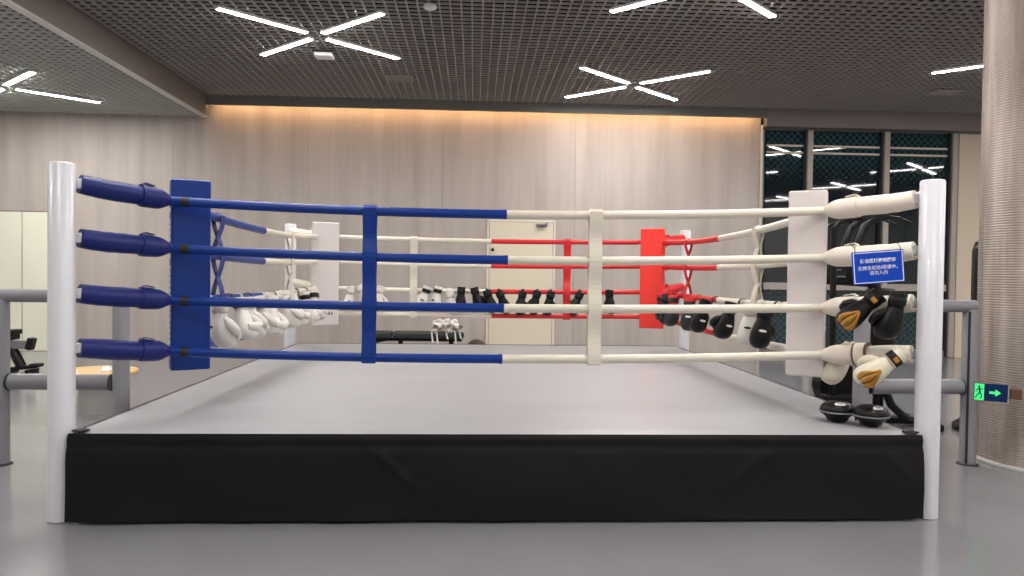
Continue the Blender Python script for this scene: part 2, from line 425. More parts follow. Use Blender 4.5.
def skirt_panel(p0, p1, out, e0, e1):
    """hanging vinyl: p0->p1 along the top, out = outward normal; e0/e1 widen the bottom ends"""
    p0, p1, out = V(p0), V(p1), V(out); nx, nz = 180, 26; vs = []; fs = []
    L = (p1 - p0).length; dr = (p1 - p0) / L
    folds = [(0.55, 0.22, 0.5), (0.95, -0.35, 0.35), (1.65, 0.5, 0.5), (2.2, -0.5, .4), (2.85, 0.35, 0.3), (3.5, .2, .3), (4.2, -0.6, 0.55), (4.7, 0.5, 0.4)]
    for j in range(nz + 1):
        tz = j / nz; z = 0.504 * (1 - tz) + 0.021
        for i in range(nx + 1):
            s = i / nx
            s_ = s * (L + (e0 + e1) * min(1, tz * 3)) - e0 * min(1, tz * 3)
            x = s_
            d = 0.006 + 0.010 * math.sin(min(1, tz * 5) * PI / 2)
            d += 0.016 * noise.noise((x * 2.2, z * 2.5, out.x * 7)) * min(1, tz * 4)
            for fx, sl, am in folds:
                q = (x - fx - sl * tz) / 0.035
                d += 0.018 * am * math.exp(-q * q) * math.exp(-((tz - 0.35) / 0.3) ** 2)
            d += 0.006 * math.exp(-((tz - 0.06) / 0.035) ** 2) - 0.008 * math.exp(-((tz - 0.14) / 0.04) ** 2)
            d += 0.004 * max(0, tz - 0.85) / 0.15
            vs.append(p0 + dr * x + out * d + V((0, 0, z)))
    N = nx + 1
    for j in range(nz):
        for i in range(nx):
            k = j * N + i; fs.append([k, k + 1, k + N + 1, k + N])
    s = MB().add(vs, fs, True)
    back = [v - out * 0.004 for v in vs]
    s.add(back, [f_[::-1] for f_ in fs], True)
    border = [i for i in range(N)] + [j * N + nx for j in range(1, nz + 1)] + [nz * N + i for i in range(nx - 1, -1, -1)] + [j * N for j in range(nz - 1, 0, -1)]
    nb = len(border)
    s.add([vs[i] for i in border] + [back[i] for i in border], [[i, (i + 1) % nb, (i + 1) % nb + nb, i + nb] for i in range(nb)])
    return s
rb(skirt_panel((-2.515, Y0, 0), (2.515, Y0, 0), (0, -1, 0), 0.012, 0.008), 'skirt_panel', M['skirt'])
rb(skirt_panel((2.515, Y1, 0), (-2.515, Y1, 0), (0, 1, 0), 0.03, 0.03), 'skirt_panel', M['skirt'])
rb(skirt_panel((-XE, Y1 - 0.17, 0), (-XE, 0.09, 0), (-1, 0, 0), 0, 0), 'skirt_panel', M['skirt'])
rb(skirt_panel((XE, 0.09, 0), (XE, Y1 - 0.17, 0), (1, 0, 0), 0, 0), 'skirt_panel', M['skirt'])

PR = 0.071
ZP = [1.975, 1.655, 1.33, 1.008]
corners = {
    'nl': dict(post=(-A, 0), cor=(-2.17, 0.46), z=[1.91, 1.605, 1.27, 0.94], sleeve='navy', rope='blue'),
    'nr': dict(post=(A, 0), cor=(2.17, 0.50), z=[1.925, 1.605, 1.265, 0.945], sleeve='sleevewhite', rope='ropewhite'),
    'fl': dict(post=(-A, DEP), cor=(-2.13, 4.83), z=[1.90, 1.59, 1.262, 0.95], sleeve='sleevewhite', rope='ropewhite'),
    'fr': dict(post=(A, DEP), cor=(2.13, 4.83), z=[1.895, 1.59, 1.262, 0.95], sleeve='redrope', rope='redrope'),
}
for k, q in corners.items():
    px, py = q['post']
    p = MB().lathe([(PR * 1.02, 0.004), (PR, 0.02), (PR, HPOST - 0.012), (PR - 0.006, HPOST - 0.003), (PR - 0.014, HPOST)], (px, py, 0), 40)
    po = rb(p, 'corner_post', M['post'])
    po['label'] = {'nl': 'white steel post at the blue corner', 'nr': 'white steel post nearest the mesh column',
                   'fl': 'white steel post behind the far white pad', 'fr': 'white steel post behind the red pad'}[k]
    cx, cy = q['cor']
    for i in range(4):
        a = V((px, py, ZP[i])); c = V((cx, cy, q['z'][i])); d = (c - a).normalized(); L = (c - a).length
        # eye bolt + turnbuckle
        e = MB(); e.tube([a + d * (PR - 0.01), a + d * (PR + 0.07)], 0.016, 10); e.box(a + d * (PR + 0.02), (0.05, 0.05, 0.06), bevel=0.008)
        rb(e, 'eye_bolt', M['steel'] if k != 'nl' else M['post'], po)
        wob = random.uniform(-0.003, 0.003)
        s0, s1 = (0.14, 0.60) if k[0] == 'n' else (0.14, 0.66)
        t1 = 0.58 if k == 'nr' else 0.72
        pts = []; rs = []
        for j in range(13):
            t = j / 12; pts.append(a + d * lerp(0.095, L * 0.80, t) + V((0, 0, -0.004 * math.sin(PI * t) + wob * math.sin(2 * PI * t))))
            rs.append(0.057 + 0.005 * math.sin(t * PI) + random.uniform(-0.0015, 0.0015))
        so = rb(MB().tube(pts, rs, 16), 'rope_sleeve', M[q['sleeve']])
        # wider end cuff laced over the sleeve, narrowing to the rope
        cs, ce = (0.70, 0.985) if k != 'nr' else (0.66, 1.0)
        pts = [a + d * L * lerp(cs, ce, j / 8) for j in range(9)]
        rs = [0.068, 0.071, 0.069, 0.068, 0.067, 0.065, 0.058, 0.046, 0.034]
        rb(MB().tube(pts, rs, 16), 'sleeve_cuff', M[q['sleeve']], so)
        tb = MB(); side = d.cross(V((0, 0, 1))).normalized()
        tb.strip([a + d * L * cs + V((0, 0, 0.066)) , a + d * L * (cs + 0.04) + V((0, 0, 0.082)), a + d * L * (cs + 0.13) + V((0, 0, 0.074))], side, 0.05, 0.006)
        rb(tb, 'fastening_tab', M[q['sleeve']], so)

ROPE_R = 0.0305
def rope_pt(a, c, za, zc, zm, t):
    p = lv((*a, 0), (*c, 0), t); z = lerp(za, zc, t); zmid = (za + zc) / 2
    p.z = z - (zmid - zm) * 4 * t * (1 - t)
    return p
def rope_side(k0, k1, zm, split, spac, col0, col1, tapes=False):
    a, c = corners[k0]['cor'], corners[k1]['cor']
    za, zc = corners[k0]['z'], corners[k1]['z']
    P = lambda i, t: rope_pt(a, c, za[i], zc[i], zm[i], t)
    for i in range(4):
        sp = split + random.uniform(-0.006, 0.006)
        N = 16
        o = rb(MB().tube([P(i, sp * j / N) for j in range(N + 1)], ROPE_R, 14), 'rope', M[col0])
        o['label'] = {'blue': 'blue padded rope', 'ropewhite': 'cream padded rope', 'redrope': 'red padded rope'}[col0]
        if tapes:
            tt = 0.017
            rb(MB().tube([P(i, tt), P(i, tt + 0.012)], ROPE_R + 0.003, 14), 'tape_band', M['tape'], o)
        e = rb(MB().tube([P(i, sp - 0.004), P(i, sp + 0.002)], ROPE_R + 0.0025, 14), 'end_band', M[col0], o)
        o = rb(MB().tube([P(i, lerp(sp, 1, j / N)) for j in range(N + 1)], ROPE_R - 0.001, 14), 'rope', M[col1])
        o['label'] = {'blue': 'blue padded rope', 'ropewhite': 'cream padded rope', 'redrope': 'red padded rope'}[col1]
    al = (V((*c, 0)) - V((*a, 0))).normalized(); nn = V((-al.y, al.x, 0))
    for t, cc in spac:
        tz = [P(i, t) for i in range(4)]
        s = MB()
        for sg in (1, -1):
            path = []
            for i in range(3):
                for j in range(11):
                    if i and j == 0: continue
                    q = j / 10
                    off = sg * (ROPE_R + 0.006) * ((1 if i % 2 == 0 else -1) * math.cos(PI * q) if k0[1] == k1[1] else 0.70 + 0.30 * math.cos(2 * PI * q))
                    path.append(lv(tz[i], tz[i + 1], q) + nn * off)
            path[0] = path[0] + V((0, 0, 0.02)); path[-1] = path[-1] - V((0, 0, 0.03))
            s.strip(path, al, 0.088, 0.005)
        for i in (0, 3): s.strip([tz[i] + nn * (ROPE_R + 0.008) + V((0, 0, 0.0)), tz[i] + V((0, 0, (ROPE_R + 0.008) * (1 if i == 0 else -1))), tz[i] - nn * (ROPE_R + 0.008)], al, 0.088, 0.005)
        o = rb(s, 'rope_spacer', M[cc])
        o['label'] = {'blue': 'blue vertical spacer strap', 'ropewhite': 'cream vertical spacer strap', 'redrope': 'red vertical spacer strap'}[cc]
tx = lambda x, a, c: (x - a) / (c - a)
rope_side('nl', 'nr', [1.862, 1.56, 1.241, 0.903], tx(0.0, -2.17, 2.17), [(tx(-0.895, -2.17, 2.17), 'blue'), (tx(0.595, -2.17, 2.17), 'ropewhite')], 'blue', 'ropewhite', True)
rope_side('nl', 'fl', [1.835, 1.555, 1.24, 0.91], tx(2.46, .48, 4.83), [(tx(1.34, .48, 4.83), 'blue'), (tx(3.44, .48, 4.83), 'ropewhite')], 'blue', 'ropewhite')
rope_side('nr', 'fr', [1.835, 1.555, 1.24, 0.915], tx(2.56, .50, 4.83), [(tx(1.66, .5, 4.83), 'ropewhite'), (tx(3.6, .5, 4.83), 'redrope')], 'ropewhite', 'redrope')
rope_side('fl', 'fr', [1.872, 1.563, 1.243, 0.938], 0.5, [(tx(-0.965, -2.13, 2.13), 'ropewhite'), (tx(0.955, -2.13, 2.13), 'redrope')], 'ropewhite', 'redrope')

def corner_pad(x, y, z0, z1, w_, t_, rz, m, label):
    R = Matrix.Rotation(rz, 3, 'Z')
    o = rb(MB().box((x, y, (z0 + z1) / 2), (w_, t_, z1 - z0), R, 0.014, 3), 'corner_pad', m, None, label)
    for zz in (z0 + 0.07, z1 - 0.07): rb(MB().box((x, y, zz), (w_ + 0.003, t_ + 0.003, 0.004), R), 'seam', m, o)
    return o, R
pd, R = corner_pad(-2.11, 0.635, 0.80, 2.068, 0.245, 0.10, 0.50, M['blue'], 'blue corner pad')
mk = MB()
for k in range(26):
    if random.random() < 0.75:
        z = 0.95 + k * 0.038
        mk.box(V((-2.11, 0.635, z)) + R @ V((-0.123, random.uniform(-0.01, 0.01), 0)), (0.002, 0.03, 0.026), R)
rb(mk, 'side_print', M['logo'], pd, 'column of small white print along the pad edge')
corner_pad(2.105, 0.618, 0.785, 2.072, 0.25, 0.10, -0.50, M['padwhite'], 'white corner pad on the right')
pd, R = corner_pad(-2.03, 4.70, 0.81, 2.068, 0.325, 0.07, 0.42, M['padwhite'], 'white corner pad at the far left')
mk = MB()
for k, (w1, h1) in enumerate(((0.028, 0.045), (0.012, 0.015), (0.012, 0.03), (0.02, 0.03), (0.016, 0.03))):
    mk.box(V((-2.03, 4.70, 0.955)) + R @ V((-0.05 + k * 0.032, -0.0355, 0)), (w1, 0.003, h1), R)
rb(mk, 'printed_mark', M['inkblack'], pd, 'row of small dark printed marks')
corner_pad(2.01, 4.70, 0.81, 2.055, 0.30, 0.07, -0.42, M['red'], 'red corner pad')
for s in (-1, 1):
    rb(MB().box((s * 2.47, Y0 + 0.045, HP + 0.006), (0.07, 0.07, 0.010), Matrix.Rotation(0.5 * s, 3, 'Z'), 0.003), 'corner_tab', M['black'])

# ------------------------------------------------------------------ boxing gloves
def ell(c, a, b, n=20, tx_=0.0, ty=0.0, e=0.85):
    out = []
    for k in range(n):
        q = 2 * PI * k / n; cx, sx = math.cos(q), math.sin(q)
        x = a * math.copysign(abs(cx) ** e, cx); y = b * math.copysign(abs(sx) ** e, sx)
        out.append(V((c[0] + x, c[1] + y, c[2] + ty * y + tx_ * x)))
    return out
GLOVES = {}
def make_glove(key, name, body, cuffm, strapm, logom=None, panel=None, loop=True, thumbm=None):
    """hangs from the origin down -z; +y is the palm side, -y the back of the hand"""
    g = empty(name)
    ox = 0.0
    fist = MB()
    prof = [(-0.085, 0.045, 0.040, 0.0), (-0.11, 0.049, 0.044, 0.0), (-0.14, 0.058, 0.050, 0.002), (-0.175, 0.066, 0.058, 0.006), (-0.21, 0.071, 0.067, 0.014),
            (-0.24, 0.071, 0.073, 0.024), (-0.265, 0.066, 0.071, 0.033), (-0.285, 0.055, 0.061, 0.040), (-0.298, 0.038, 0.045, 0.046), (-0.304, 0.016, 0.02, 0.048)]
    fist.loft([ell((0, y, z), a, b_) for z, a, b_, y in prof])
    # curled finger roll on the palm side
    fist.tube([(-0.045, 0.085, -0.225), (-0.02, 0.096, -0.228), (0.02, 0.096, -0.228), (0.05, 0.083, -0.225)], [0.022, 0.034, 0.034, 0.02], 12)
    fo = fist.build('fist', body, g)
    th = MB().tube([(-0.038, 0.020, -0.125), (-0.062, 0.042, -0.150), (-0.076, 0.066, -0.180), (-0.072, 0.088, -0.205), (-0.056, 0.102, -0.222)], [0.018, 0.027, 0.029, 0.025, 0.012], 12)
    th.build('thumb', thumbm or body, g)
    cu = MB()
    ro = [ell((0, 0, z), a, a * 0.9, e=1) for z, a in ((0.0, 0.052), (-0.006, 0.054), (-0.05, 0.050), (-0.095, 0.0475))]
    ri = [ell((0, 0, z), a, a * 0.9, e=1) for z, a in ((-0.09, 0.040), (-0.05, 0.042), (-0.004, 0.046), (0.0, 0.052))]
    cu.loft(ro + ri, cap=False); cu.build('cuff', cuffm, g)
    st = MB()
    st.loft([ell((0, 0, z), a, a * 0.9, e=1) for z, a in ((-0.03, 0.0515), (-0.034, 0.0545), (-0.074, 0.0525), (-0.078, 0.049))], cap=False)
    st.box((0.0, -0.0475, -0.054), (0.05, 0.006, 0.034), bevel=0.002)
    st.build('wrist_strap', strapm, g)
    if logom:
        lo = MB(); pts = []
        for k in range(16):
            q = 2 * PI * k / 16; pts.append(V((0.026 * math.cos(q), 0, -0.175 + 0.009 * math.sin(q))))
        vs = [V((p.x, -0.0555 - (abs(p.z) - 0.16) * 0.10, p.z)) for p in pts] + [V((p.x, -0.045, p.z)) for p in pts]
        lo.add(vs, [list(range(16))] + [[i, (i + 1) % 16, (i + 1) % 16 + 16, i + 16] for i in range(16)])
        lo.build('logo', logom, g)
    if panel:
        # fan-shaped panel on the back of the fist, three ribs
        pa = MB()
        for s, wd in ((-0.031, 0.029), (0.0, 0.03), (0.031, 0.029)):
            rings = []
            for z, yy, k in ((-0.160, 0.052, 0.18), (-0.19, 0.060, 0.55), (-0.215, 0.0565, 0.9), (-0.24, 0.0525, 1.2), (-0.262, 0.042, 1.3), (-0.28, 0.026, 1.1), (-0.29, 0.012, 0.9)):
                xc = s * k
                y = -yy * math.sqrt(max(0.1, 1 - (xc / 0.078) ** 2)) - 0.002
                rings.append([V((xc - wd / 2 * k, y, z)), V((xc, y - 0.004, z)), V((xc + wd / 2 * k, y, z)), V((xc, y + 0.02, z))])
            pa.loft(rings)
        pa.build('gold_panel', panel, g)
        pa = MB(); pa.box((0, -0.049, -0.054), (0.036, 0.010, 0.028), bevel=0.003); pa.build('cuff_badge', panel, g)
    if loop:
        pass
    GLOVES[key] = g
    return g
def make_hang_strap(m, parent, dx):
    """lace loop that carries the glove over the rope (rope runs along local y at x=-dx)"""
    s = MB(); R_ = ROPE_R + 0.006
    path = [(0.0, 0, -0.07)]
    path = [V((-0.052, 0, -0.075)), V((-dx + R_, 0, -0.01))]
    for k in range(7):
        q = PI * k / 6; path.append(V((-dx + R_ * math.cos(q), 0, R_ * math.sin(q) + 0.0)))
    path.append(V((-dx - R_ - 0.004, 0, -0.06)))
    s.strip(path, (0, 1, 0), 0.034, 0.005)
    return s.build('hanging_strap', m, parent)
DX = 0.088
make_glove('white', 'boxing_glove', M['whiteleather'], M['whiteleather'], M['whiteleather'], M['inkblack'])
make_glove('whiteblack', 'boxing_glove', M['whiteleather'], M['whiteleather'], M['blackleather'], M['inkblack'])
make_glove('whitered', 'boxing_glove', M['whiteleather'], M['whiteleather'], M['whiteleather'], M['inkred'])
make_glove('black', 'boxing_glove', M['blackleather'], M['blackleather'], M['blackleather'], M['logo'])
make_glove('blackplain', 'boxing_glove', M['blackleather'], M['blackleather'], M['black'], None)
make_glove('greenred', 'boxing_glove', M['darkgreen'], M['redleather'], M['darkgreen'], M['logo'])
STRAP = {'white': 'whiteleather', 'whiteblack': 'blackleather', 'whitered': 'whiteleather', 'black': 'blackleather', 'blackplain': 'blackleather', 'greenred': 'redleather'}
make_glove('blackgold', 'boxing_glove', M['blackleather'], M['blackleather'], M['black'], None, M['gold'], False)
make_glove('whitegold', 'boxing_glove', M['cream'], M['cream'], M['blackleather'], None, M['gold'], False)
make_glove('whitebrown', 'boxing_glove', M['cream'], M['cream'], M['brown'], None, None, False)
used = set()
def glove(key, label, group=None):
    g = GLOVES[key]
    if key in used: g = copy_tree(g)
    used.add(key)
    tag(g, label, 'boxing glove', group)
    return g
def hang(key, rope, x, y, label, group, rz_rope, z=None, tilt=0.0, scale=1.0, lean=0.0, twist=0.0, flip=False, dz=0.0):
    """rz_rope: which way the glove hangs off the rope; local +x points from the rope to the glove"""
    g = glove(key, label, group)
    R_ = Matrix.Rotation(rz_rope, 4, 'Z') @ Matrix.Translation((DX * scale, 0, 0)) @ Matrix.Rotation(tilt, 4, 'X') @ Matrix.Rotation(lean, 4, 'Y') @ Matrix.Translation((0, 0, dz)) @ Matrix.Rotation(twist, 4, 'Z') @ Matrix.Diagonal((-scale if flip else scale, scale, scale, 1))
    g.matrix_world = Matrix.Translation((x, y, z)) @ R_
    T = Matrix.Translation((x, y, z)) @ Matrix.Rotation(rz_rope, 4, 'Z') @ Matrix.Translation((DX * scale, 0, 0))
    so = make_hang_strap(M[STRAP[key]], None, DX * scale)
    so.parent = g; so.matrix_parent_inverse = (Matrix.Translation((x, y, z)) @ R_).inverted(); so.matrix_basis = T
    return g
def rz_at(k0, k1, zm, i, t):
    return rope_pt(corners[k0]['cor'], corners[k1]['cor'], corners[k0]['z'][i], corners[k1]['z'][i], zm, t).z
# left side, from the blue pad away
LS = [(1.00, 'white'), (1.46, 'whiteblack'), (1.70, 'white'), (1.95, 'whiteblack'), (2.33, 'whitered'), (2.72, 'whiteblack'), (3.06, 'white'), (3.62, 'whiteblack'), (4.05, 'whiteblack')]
nth = ['nearest the blue pad', 'second from the blue pad', 'third from the blue pad', 'fourth from the blue pad', 'with red print', 'just beyond the red-printed one',
       'third from the far white pad', 'second from the far white pad', 'nearest the far white pad']
for i, (y, k) in enumerate(LS):
    t = tx(y, .48, 4.83)
    hang(k, 0, -2.13, y, 'white boxing glove on the left ropes, ' + nth[i], 'gloves on the left ropes', 0.0, rz_at('nl', 'fl', 1.24, 2, t), tilt=random.uniform(-.3, .3), scale=random.uniform(1.08, 1.2), lean=random.uniform(-0.3, 0.0), twist=-PI / 2 + random.uniform(-.5, .7), flip=i % 3 != 1)
# far side, left to right; gloves on the near face of the rope
FS = [(-1.72, 'white', 'first white boxing glove right of the far white pad'), (-1.60, 'white', 'second white boxing glove right of the far white pad'), (-1.36, 'white', 'lone white boxing glove behind the blue spacer strap'),
      (-0.80, 'whiteblack', 'white boxing glove with black strap on the far ropes'), (-0.66, 'whiteblack', 'second of the white gloves mid far ropes'), (-0.52, 'white', 'white boxing glove next to the black ones on the far ropes'),
      (-0.37, 'blackplain', 'leftmost black boxing glove on the far ropes, beside white gloves'), (-0.20, 'blackplain', 'second black boxing glove from the white ones, far ropes'), (-0.05, 'blackplain', 'third black boxing glove from the white ones, far ropes'), (0.10, 'blackplain', 'black boxing glove where far ropes turn red'),
      (0.40, 'blackplain', 'left of three black gloves before the beige door'), (0.58, 'blackplain', 'middle of three black gloves before the beige door'), (0.75, 'blackplain', 'right of three black gloves before the beige door'),
      (1.12, 'blackplain', 'black boxing glove right of the red spacer strap'), (1.48, 'blackplain', 'black boxing glove nearest the red pad, far ropes')]
for x, k, lab in FS:
    hang(k, 2, x, 4.83, lab, 'gloves on the far ropes', -PI / 2, rz_at('fl', 'fr', 1.243, 2, tx(x, -2.13, 2.13)), tilt=random.uniform(-.45, .45), twist=random.uniform(-.9, .9) + PI / 2, dz=random.uniform(0, 0.06), flip=random.random() < 0.5)
# right side
RS = [(4.30, 'greenred', 'dark glove with red cuff nearest the red pad'), (4.05, 'blackplain', 'black boxing glove second from the red pad, right ropes'), (3.78, 'greenred', 'dark glove with red cuff left of the red strap'),
      (3.15, 'greenred', 'dark glove with red cuff right of the red strap'), (2.62, 'black', 'big black glove with white print where right ropes turn white'),
      (1.90, 'black', 'black boxing glove left of the cream side strap'), (1.46, 'white', 'white boxing glove on the right side ropes'), (1.14, 'black', 'black boxing glove beside the white right pad')]
for y, k, lab in RS:
    hang(k, 2, 2.13, y, lab, 'gloves on the right ropes', PI, rz_at('nr', 'fr', 1.24, 2, tx(y, .50, 4.83)), tilt=random.uniform(-.25, .25), scale=1.12, lean=random.uniform(-0.2, 0.1), twist=PI + random.uniform(-.7, .3), flip=random.random() < 0.5)
def aim(key, p0, p1, back, label, group, scale=1.0):
    """glove with cuff at p0 and fist towards p1; back = direction the back of the hand faces"""
    g = glove(key, label, group)
    p0, p1, back = V(p0), V(p1), V(back)
    z = (p0 - p1).normalized(); y = -(back - z * back.dot(z)).normalized(); x = y.cross(z)
    g.matrix_world = Matrix.Translation(p0) @ Matrix((x, y, z)).transposed().to_4x4() @ Matrix.Scale(scale, 4)
    return g
grp = 'gloves at the near right corner'
aim('blackgold', (2.345, 0.11, 1.372), (2.117, 0.19, 1.15), (-0.15, -1, 0.25), 'black boxing glove with gold fan panel hanging at the near right post', grp, 1.03)
aim('blackplain', (2.415, 0.02, 1.385), (2.362, 0.05, 1.06), (0.2, -1, 0), 'plain black boxing glove beside the gold one near the right post', grp)
aim('whitegold', (2.44, 0.02, 1.008), (2.18, 0.10, 0.79), (-0.1, -1, 0.1), 'white boxing glove with gold panel and black strap on lowest rope', grp, 1.03)
gw = aim('whitebrown', (2.385, 0.52, 1.01), (2.24, 0.50, 0.80), (-0.3, -1, 0), 'white boxing glove with brown strap behind the lowest sleeve', grp)

# strap that loops this last glove round the lowest sleeve
sl0, sl1 = V((A, 0, 1.008)), V((2.17, 0.50, 0.945)); sd = (sl1 - sl0).normalized(); sc_ = sl0.lerp(sl1, 0.60)
for nm, w0, w1, rr, mm in (('hanging_strap', -0.035, 0.035, 0.078, 'cream'), ('strap_edge', -0.045, -0.033, 0.080, 'brown'), ('strap_edge', 0.033, 0.045, 0.080, 'brown')):
    o = MB().tube([sc_ + sd * w0, sc_ + sd * w1], rr, 20).build(nm, M[mm])
    bpy.context.view_layer.update()
    o.parent = gw; o.matrix_parent_inverse = gw.matrix_world.inverted()

# ------------------------------------------------------------------ focus mitts on the canvas
def mitt(x, y, rz, label):
    t = thing('focus_mitt', label, 'focus mitt', (x, y, HP + 0.004), (0, 0, rz), 'focus mitts on the canvas')
    b_ = MB()
    prof = [(0.045, 0.0), (0.062, 0.008), (0.070, 0.026), (0.086, 0.042), (0.103, 0.052), (0.107, 0.062)]
    b_.lathe(prof, n=32); b_.build('hand_pocket', M['blackleather'], t)
    d_ = MB().lathe([(0.107, 0.062), (0.109, 0.076), (0.103, 0.096), (0.088, 0.115), (0.062, 0.128), (0.03, 0.133), (0.003, 0.134)], n=32); d_.build('striking_pad', M['blackleather'], t)
    p_ = MB(); p_.tube([(0.109 * math.cos(2 * PI * k / 32), 0.109 * math.sin(2 * PI * k / 32), 0.066) for k in range(33)], 0.0055, 8, False); p_.build('piping', M['machinegrey'], t)
    R_ = Matrix.Rotation(-0.62 + PI, 3, 'X')
    l_ = MB()
    pts = [V((0.034 * math.cos(2 * PI * k / 20), -0.072 + 0.016 * math.sin(2 * PI * k / 20), 0)) for k in range(20)]
    def top(p):
        rr = math.hypot(p.x, p.y)
        pr = [(0.0, 0.134), (0.03, 0.133), (0.062, 0.128), (0.088, 0.115), (0.103, 0.096)]
        for (r0, z0), (r1, z1) in zip(pr, pr[1:]):
            if rr <= r1: return lerp(z0, z1, (rr - r0) / (r1 - r0)) + 0.002
        return 0.096
    vs = [V((p.x, p.y, top(p))) for p in pts] + [V((0, -0.072, top(V((0, -0.072, 0)))))]
    l_.add(vs, [[k, (k + 1) % 20, 20] for k in range(20)]); l_.add([v - V((0, 0, .004)) for v in vs], [[(k + 1) % 20, k, 20] for k in range(20)])
    l_.build('logo', M['logo'], t)
    k_ = MB()
    for dx in (-0.012, 0.0, 0.012):
        p = V((dx, -0.072, 0)); k_.box((dx, -0.072, top(p) + 0.002), (0.005, 0.013, 0.003), Matrix.Rotation(0.45, 3, 'X'))
    k_.build('emblem', M['inkblack'], t)
    st = MB().strip([(-0.05, 0.085, 0.03), (-0.02, 0.108, 0.03), (0.02, 0.108, 0.03), (0.05, 0.085, 0.03)], (0, 0, 1), 0.03, 0.006); st.build('wrist_strap', M['black'], t)
mitt(2.182, 0.30, -0.25, 'left black round focus mitt on the ring canvas')
mitt(2.33, 0.16, 0.1, 'right black round focus mitt on the ring canvas')

# ------------------------------------------------------------------ writing
def text_mesh(body, size, mb_name, m, parent, loc, rot, offset=0.0, align='CENTER', sx=1.0):
    cu = bpy.data.curves.new(mb_name, 'FONT'); cu.body = body; cu.size = size; cu.align_x = align; cu.align_y = 'CENTER'
    cu.extrude = 0.0006; cu.offset = offset; cu.resolution_u = 3
    o = bpy.data.objects.new(mb_name, cu); COL.objects.link(o)
    bpy.context.view_layer.update()
    me = bpy.data.meshes.new_from_object(o.evaluated_get(bpy.context.evaluated_depsgraph_get()))
    bpy.data.objects.remove(o); bpy.data.curves.remove(cu)
    me.materials.clear(); me.materials.append(m)
    q = bpy.data.objects.new(mb_name, me); COL.objects.link(q); q.parent = parent
    q.location = loc; q.rotation_euler = rot; q.scale = (sx, 1, 1)
    return q
sg = thing('notice_sign', 'blue notice sign with white Chinese writing hung on the second rope', 'sign', (2.283, 0.03, 1.541), (0, -0.085, -0.06))
SW, SH = 0.318, 0.203
MB().box((0, 0, 0), (SW, 0.008, SH), bevel=0.003).build('board', M['signblue'], sg)
bo = MB()
for s in (-1, 1):
    bo.box((s * (SW / 2 - 0.009), -0.0052, 0), (0.0045, 0.003, SH - 0.014)); bo.box((0, -0.0052, s * (SH / 2 - 0.009)), (SW - 0.014, 0.003, 0.0045))
bo.build('border', M['signwhite'], sg)
text_mesh('搏击区域使用提示', 0.0275, 'heading', M['signwhite'], sg, (0.0, -0.0055, 0.040), (PI / 2, 0, 0), 0.0006)
text_mesh('无搏击经验/授课中，', 0.0285, 'writing', M['signwhite'], sg, (0.004, -0.0055, -0.004), (PI / 2, 0, 0))
text_mesh('请勿入内', 0.0285, 'writing', M['signwhite'], sg, (0.0, -0.0055, -0.036), (PI / 2, 0, 0))
for s in (-1, 1):
    hk = MB().tube([(s * (SW / 2 - 0.02), -0.007, SH / 2 - 0.012), (s * (SW / 2 - 0.02), -0.006, SH / 2 + 0.02), (s * (SW / 2 - 0.02), 0.05, SH / 2 + 0.055)], 0.0025, 6)
    hk.build('hanging_cord', M['black'], sg)

# exit sign on the column
ex = thing('exit_sign', 'blue and green running man exit sign with arrow on the column', 'sign', (3.69, 0.945, 0.622), (0, 0.02, -0.42))
EW, EH = 0.218, 0.132
MB().box((0, 0, 0), (EW, 0.012, EH), bevel=0.003).build('board', M['exitblue'], ex)
MB().box((EW / 2 + 0.004, 0, 0), (0.01, 0.02, EH + 0.004), bevel=0.002).build('end_cap', M['steel'], ex)
MB().box((EW / 2 + 0.055, 0.065, 0.0), (0.075, 0.15, 0.075), bevel=0.006).build('bracket', M['brown'], ex)
a_ = MB().prism([(-0.01, -0.009), (0.03, -0.009), (0.03, -0.026), (0.066, 0.0), (0.03, 0.026), (0.03, 0.009), (-0.01, 0.009)], -0.0085, -0.006)
a_.build('arrow', M['exitgreen'], ex)
pn = MB().box((-0.075, -0.0068, 0.0), (0.062, 0.003, EH - 0.008)); pn.build('door_pictogram', M['exitgreen'], ex)
mn = MB()
def limb(p, q, w_): mn.strip([(p[0], -0.0095, p[1]), (q[0], -0.0095, q[1])], (q[1] - p[1], 0, p[0] - q[0]) if False else V((q[1] - p[1], 0, -(q[0] - p[0]))), w_, 0.002)
ox = -0.075
mn.lathe([(0.0075, -0.001), (0.0075, 0.001)], (ox - 0.002, 0, 0), 14)
for v_i in range(len(mn.v)):
    x_, y_, z_ = mn.v[v_i]; mn.v[v_i] = (x_, -0.0095 + z_, y_ + 0.041)
limb((ox - 0.002, 0.032), (ox + 0.004, -0.004), 0.012)
limb((ox - 0.002, 0.03), (ox - 0.02, 0.016), 0.006); limb((ox - 0.02, 0.016), (ox - 0.022, 0.0), 0.006)
limb((ox - 0.002, 0.03), (ox + 0.018, 0.018), 0.006); limb((ox + 0.018, 0.018), (ox + 0.024, 0.028), 0.006)
limb((ox + 0.004, -0.004), (ox - 0.012, -0.022), 0.008); limb((ox - 0.012, -0.022), (ox - 0.026, -0.046), 0.007)
limb((ox + 0.004, -0.004), (ox + 0.017, -0.024), 0.008); limb((ox + 0.017, -0.024), (ox + 0.010, -0.05), 0.007)
mn.build('running_figure', M['exitblue'], ex)

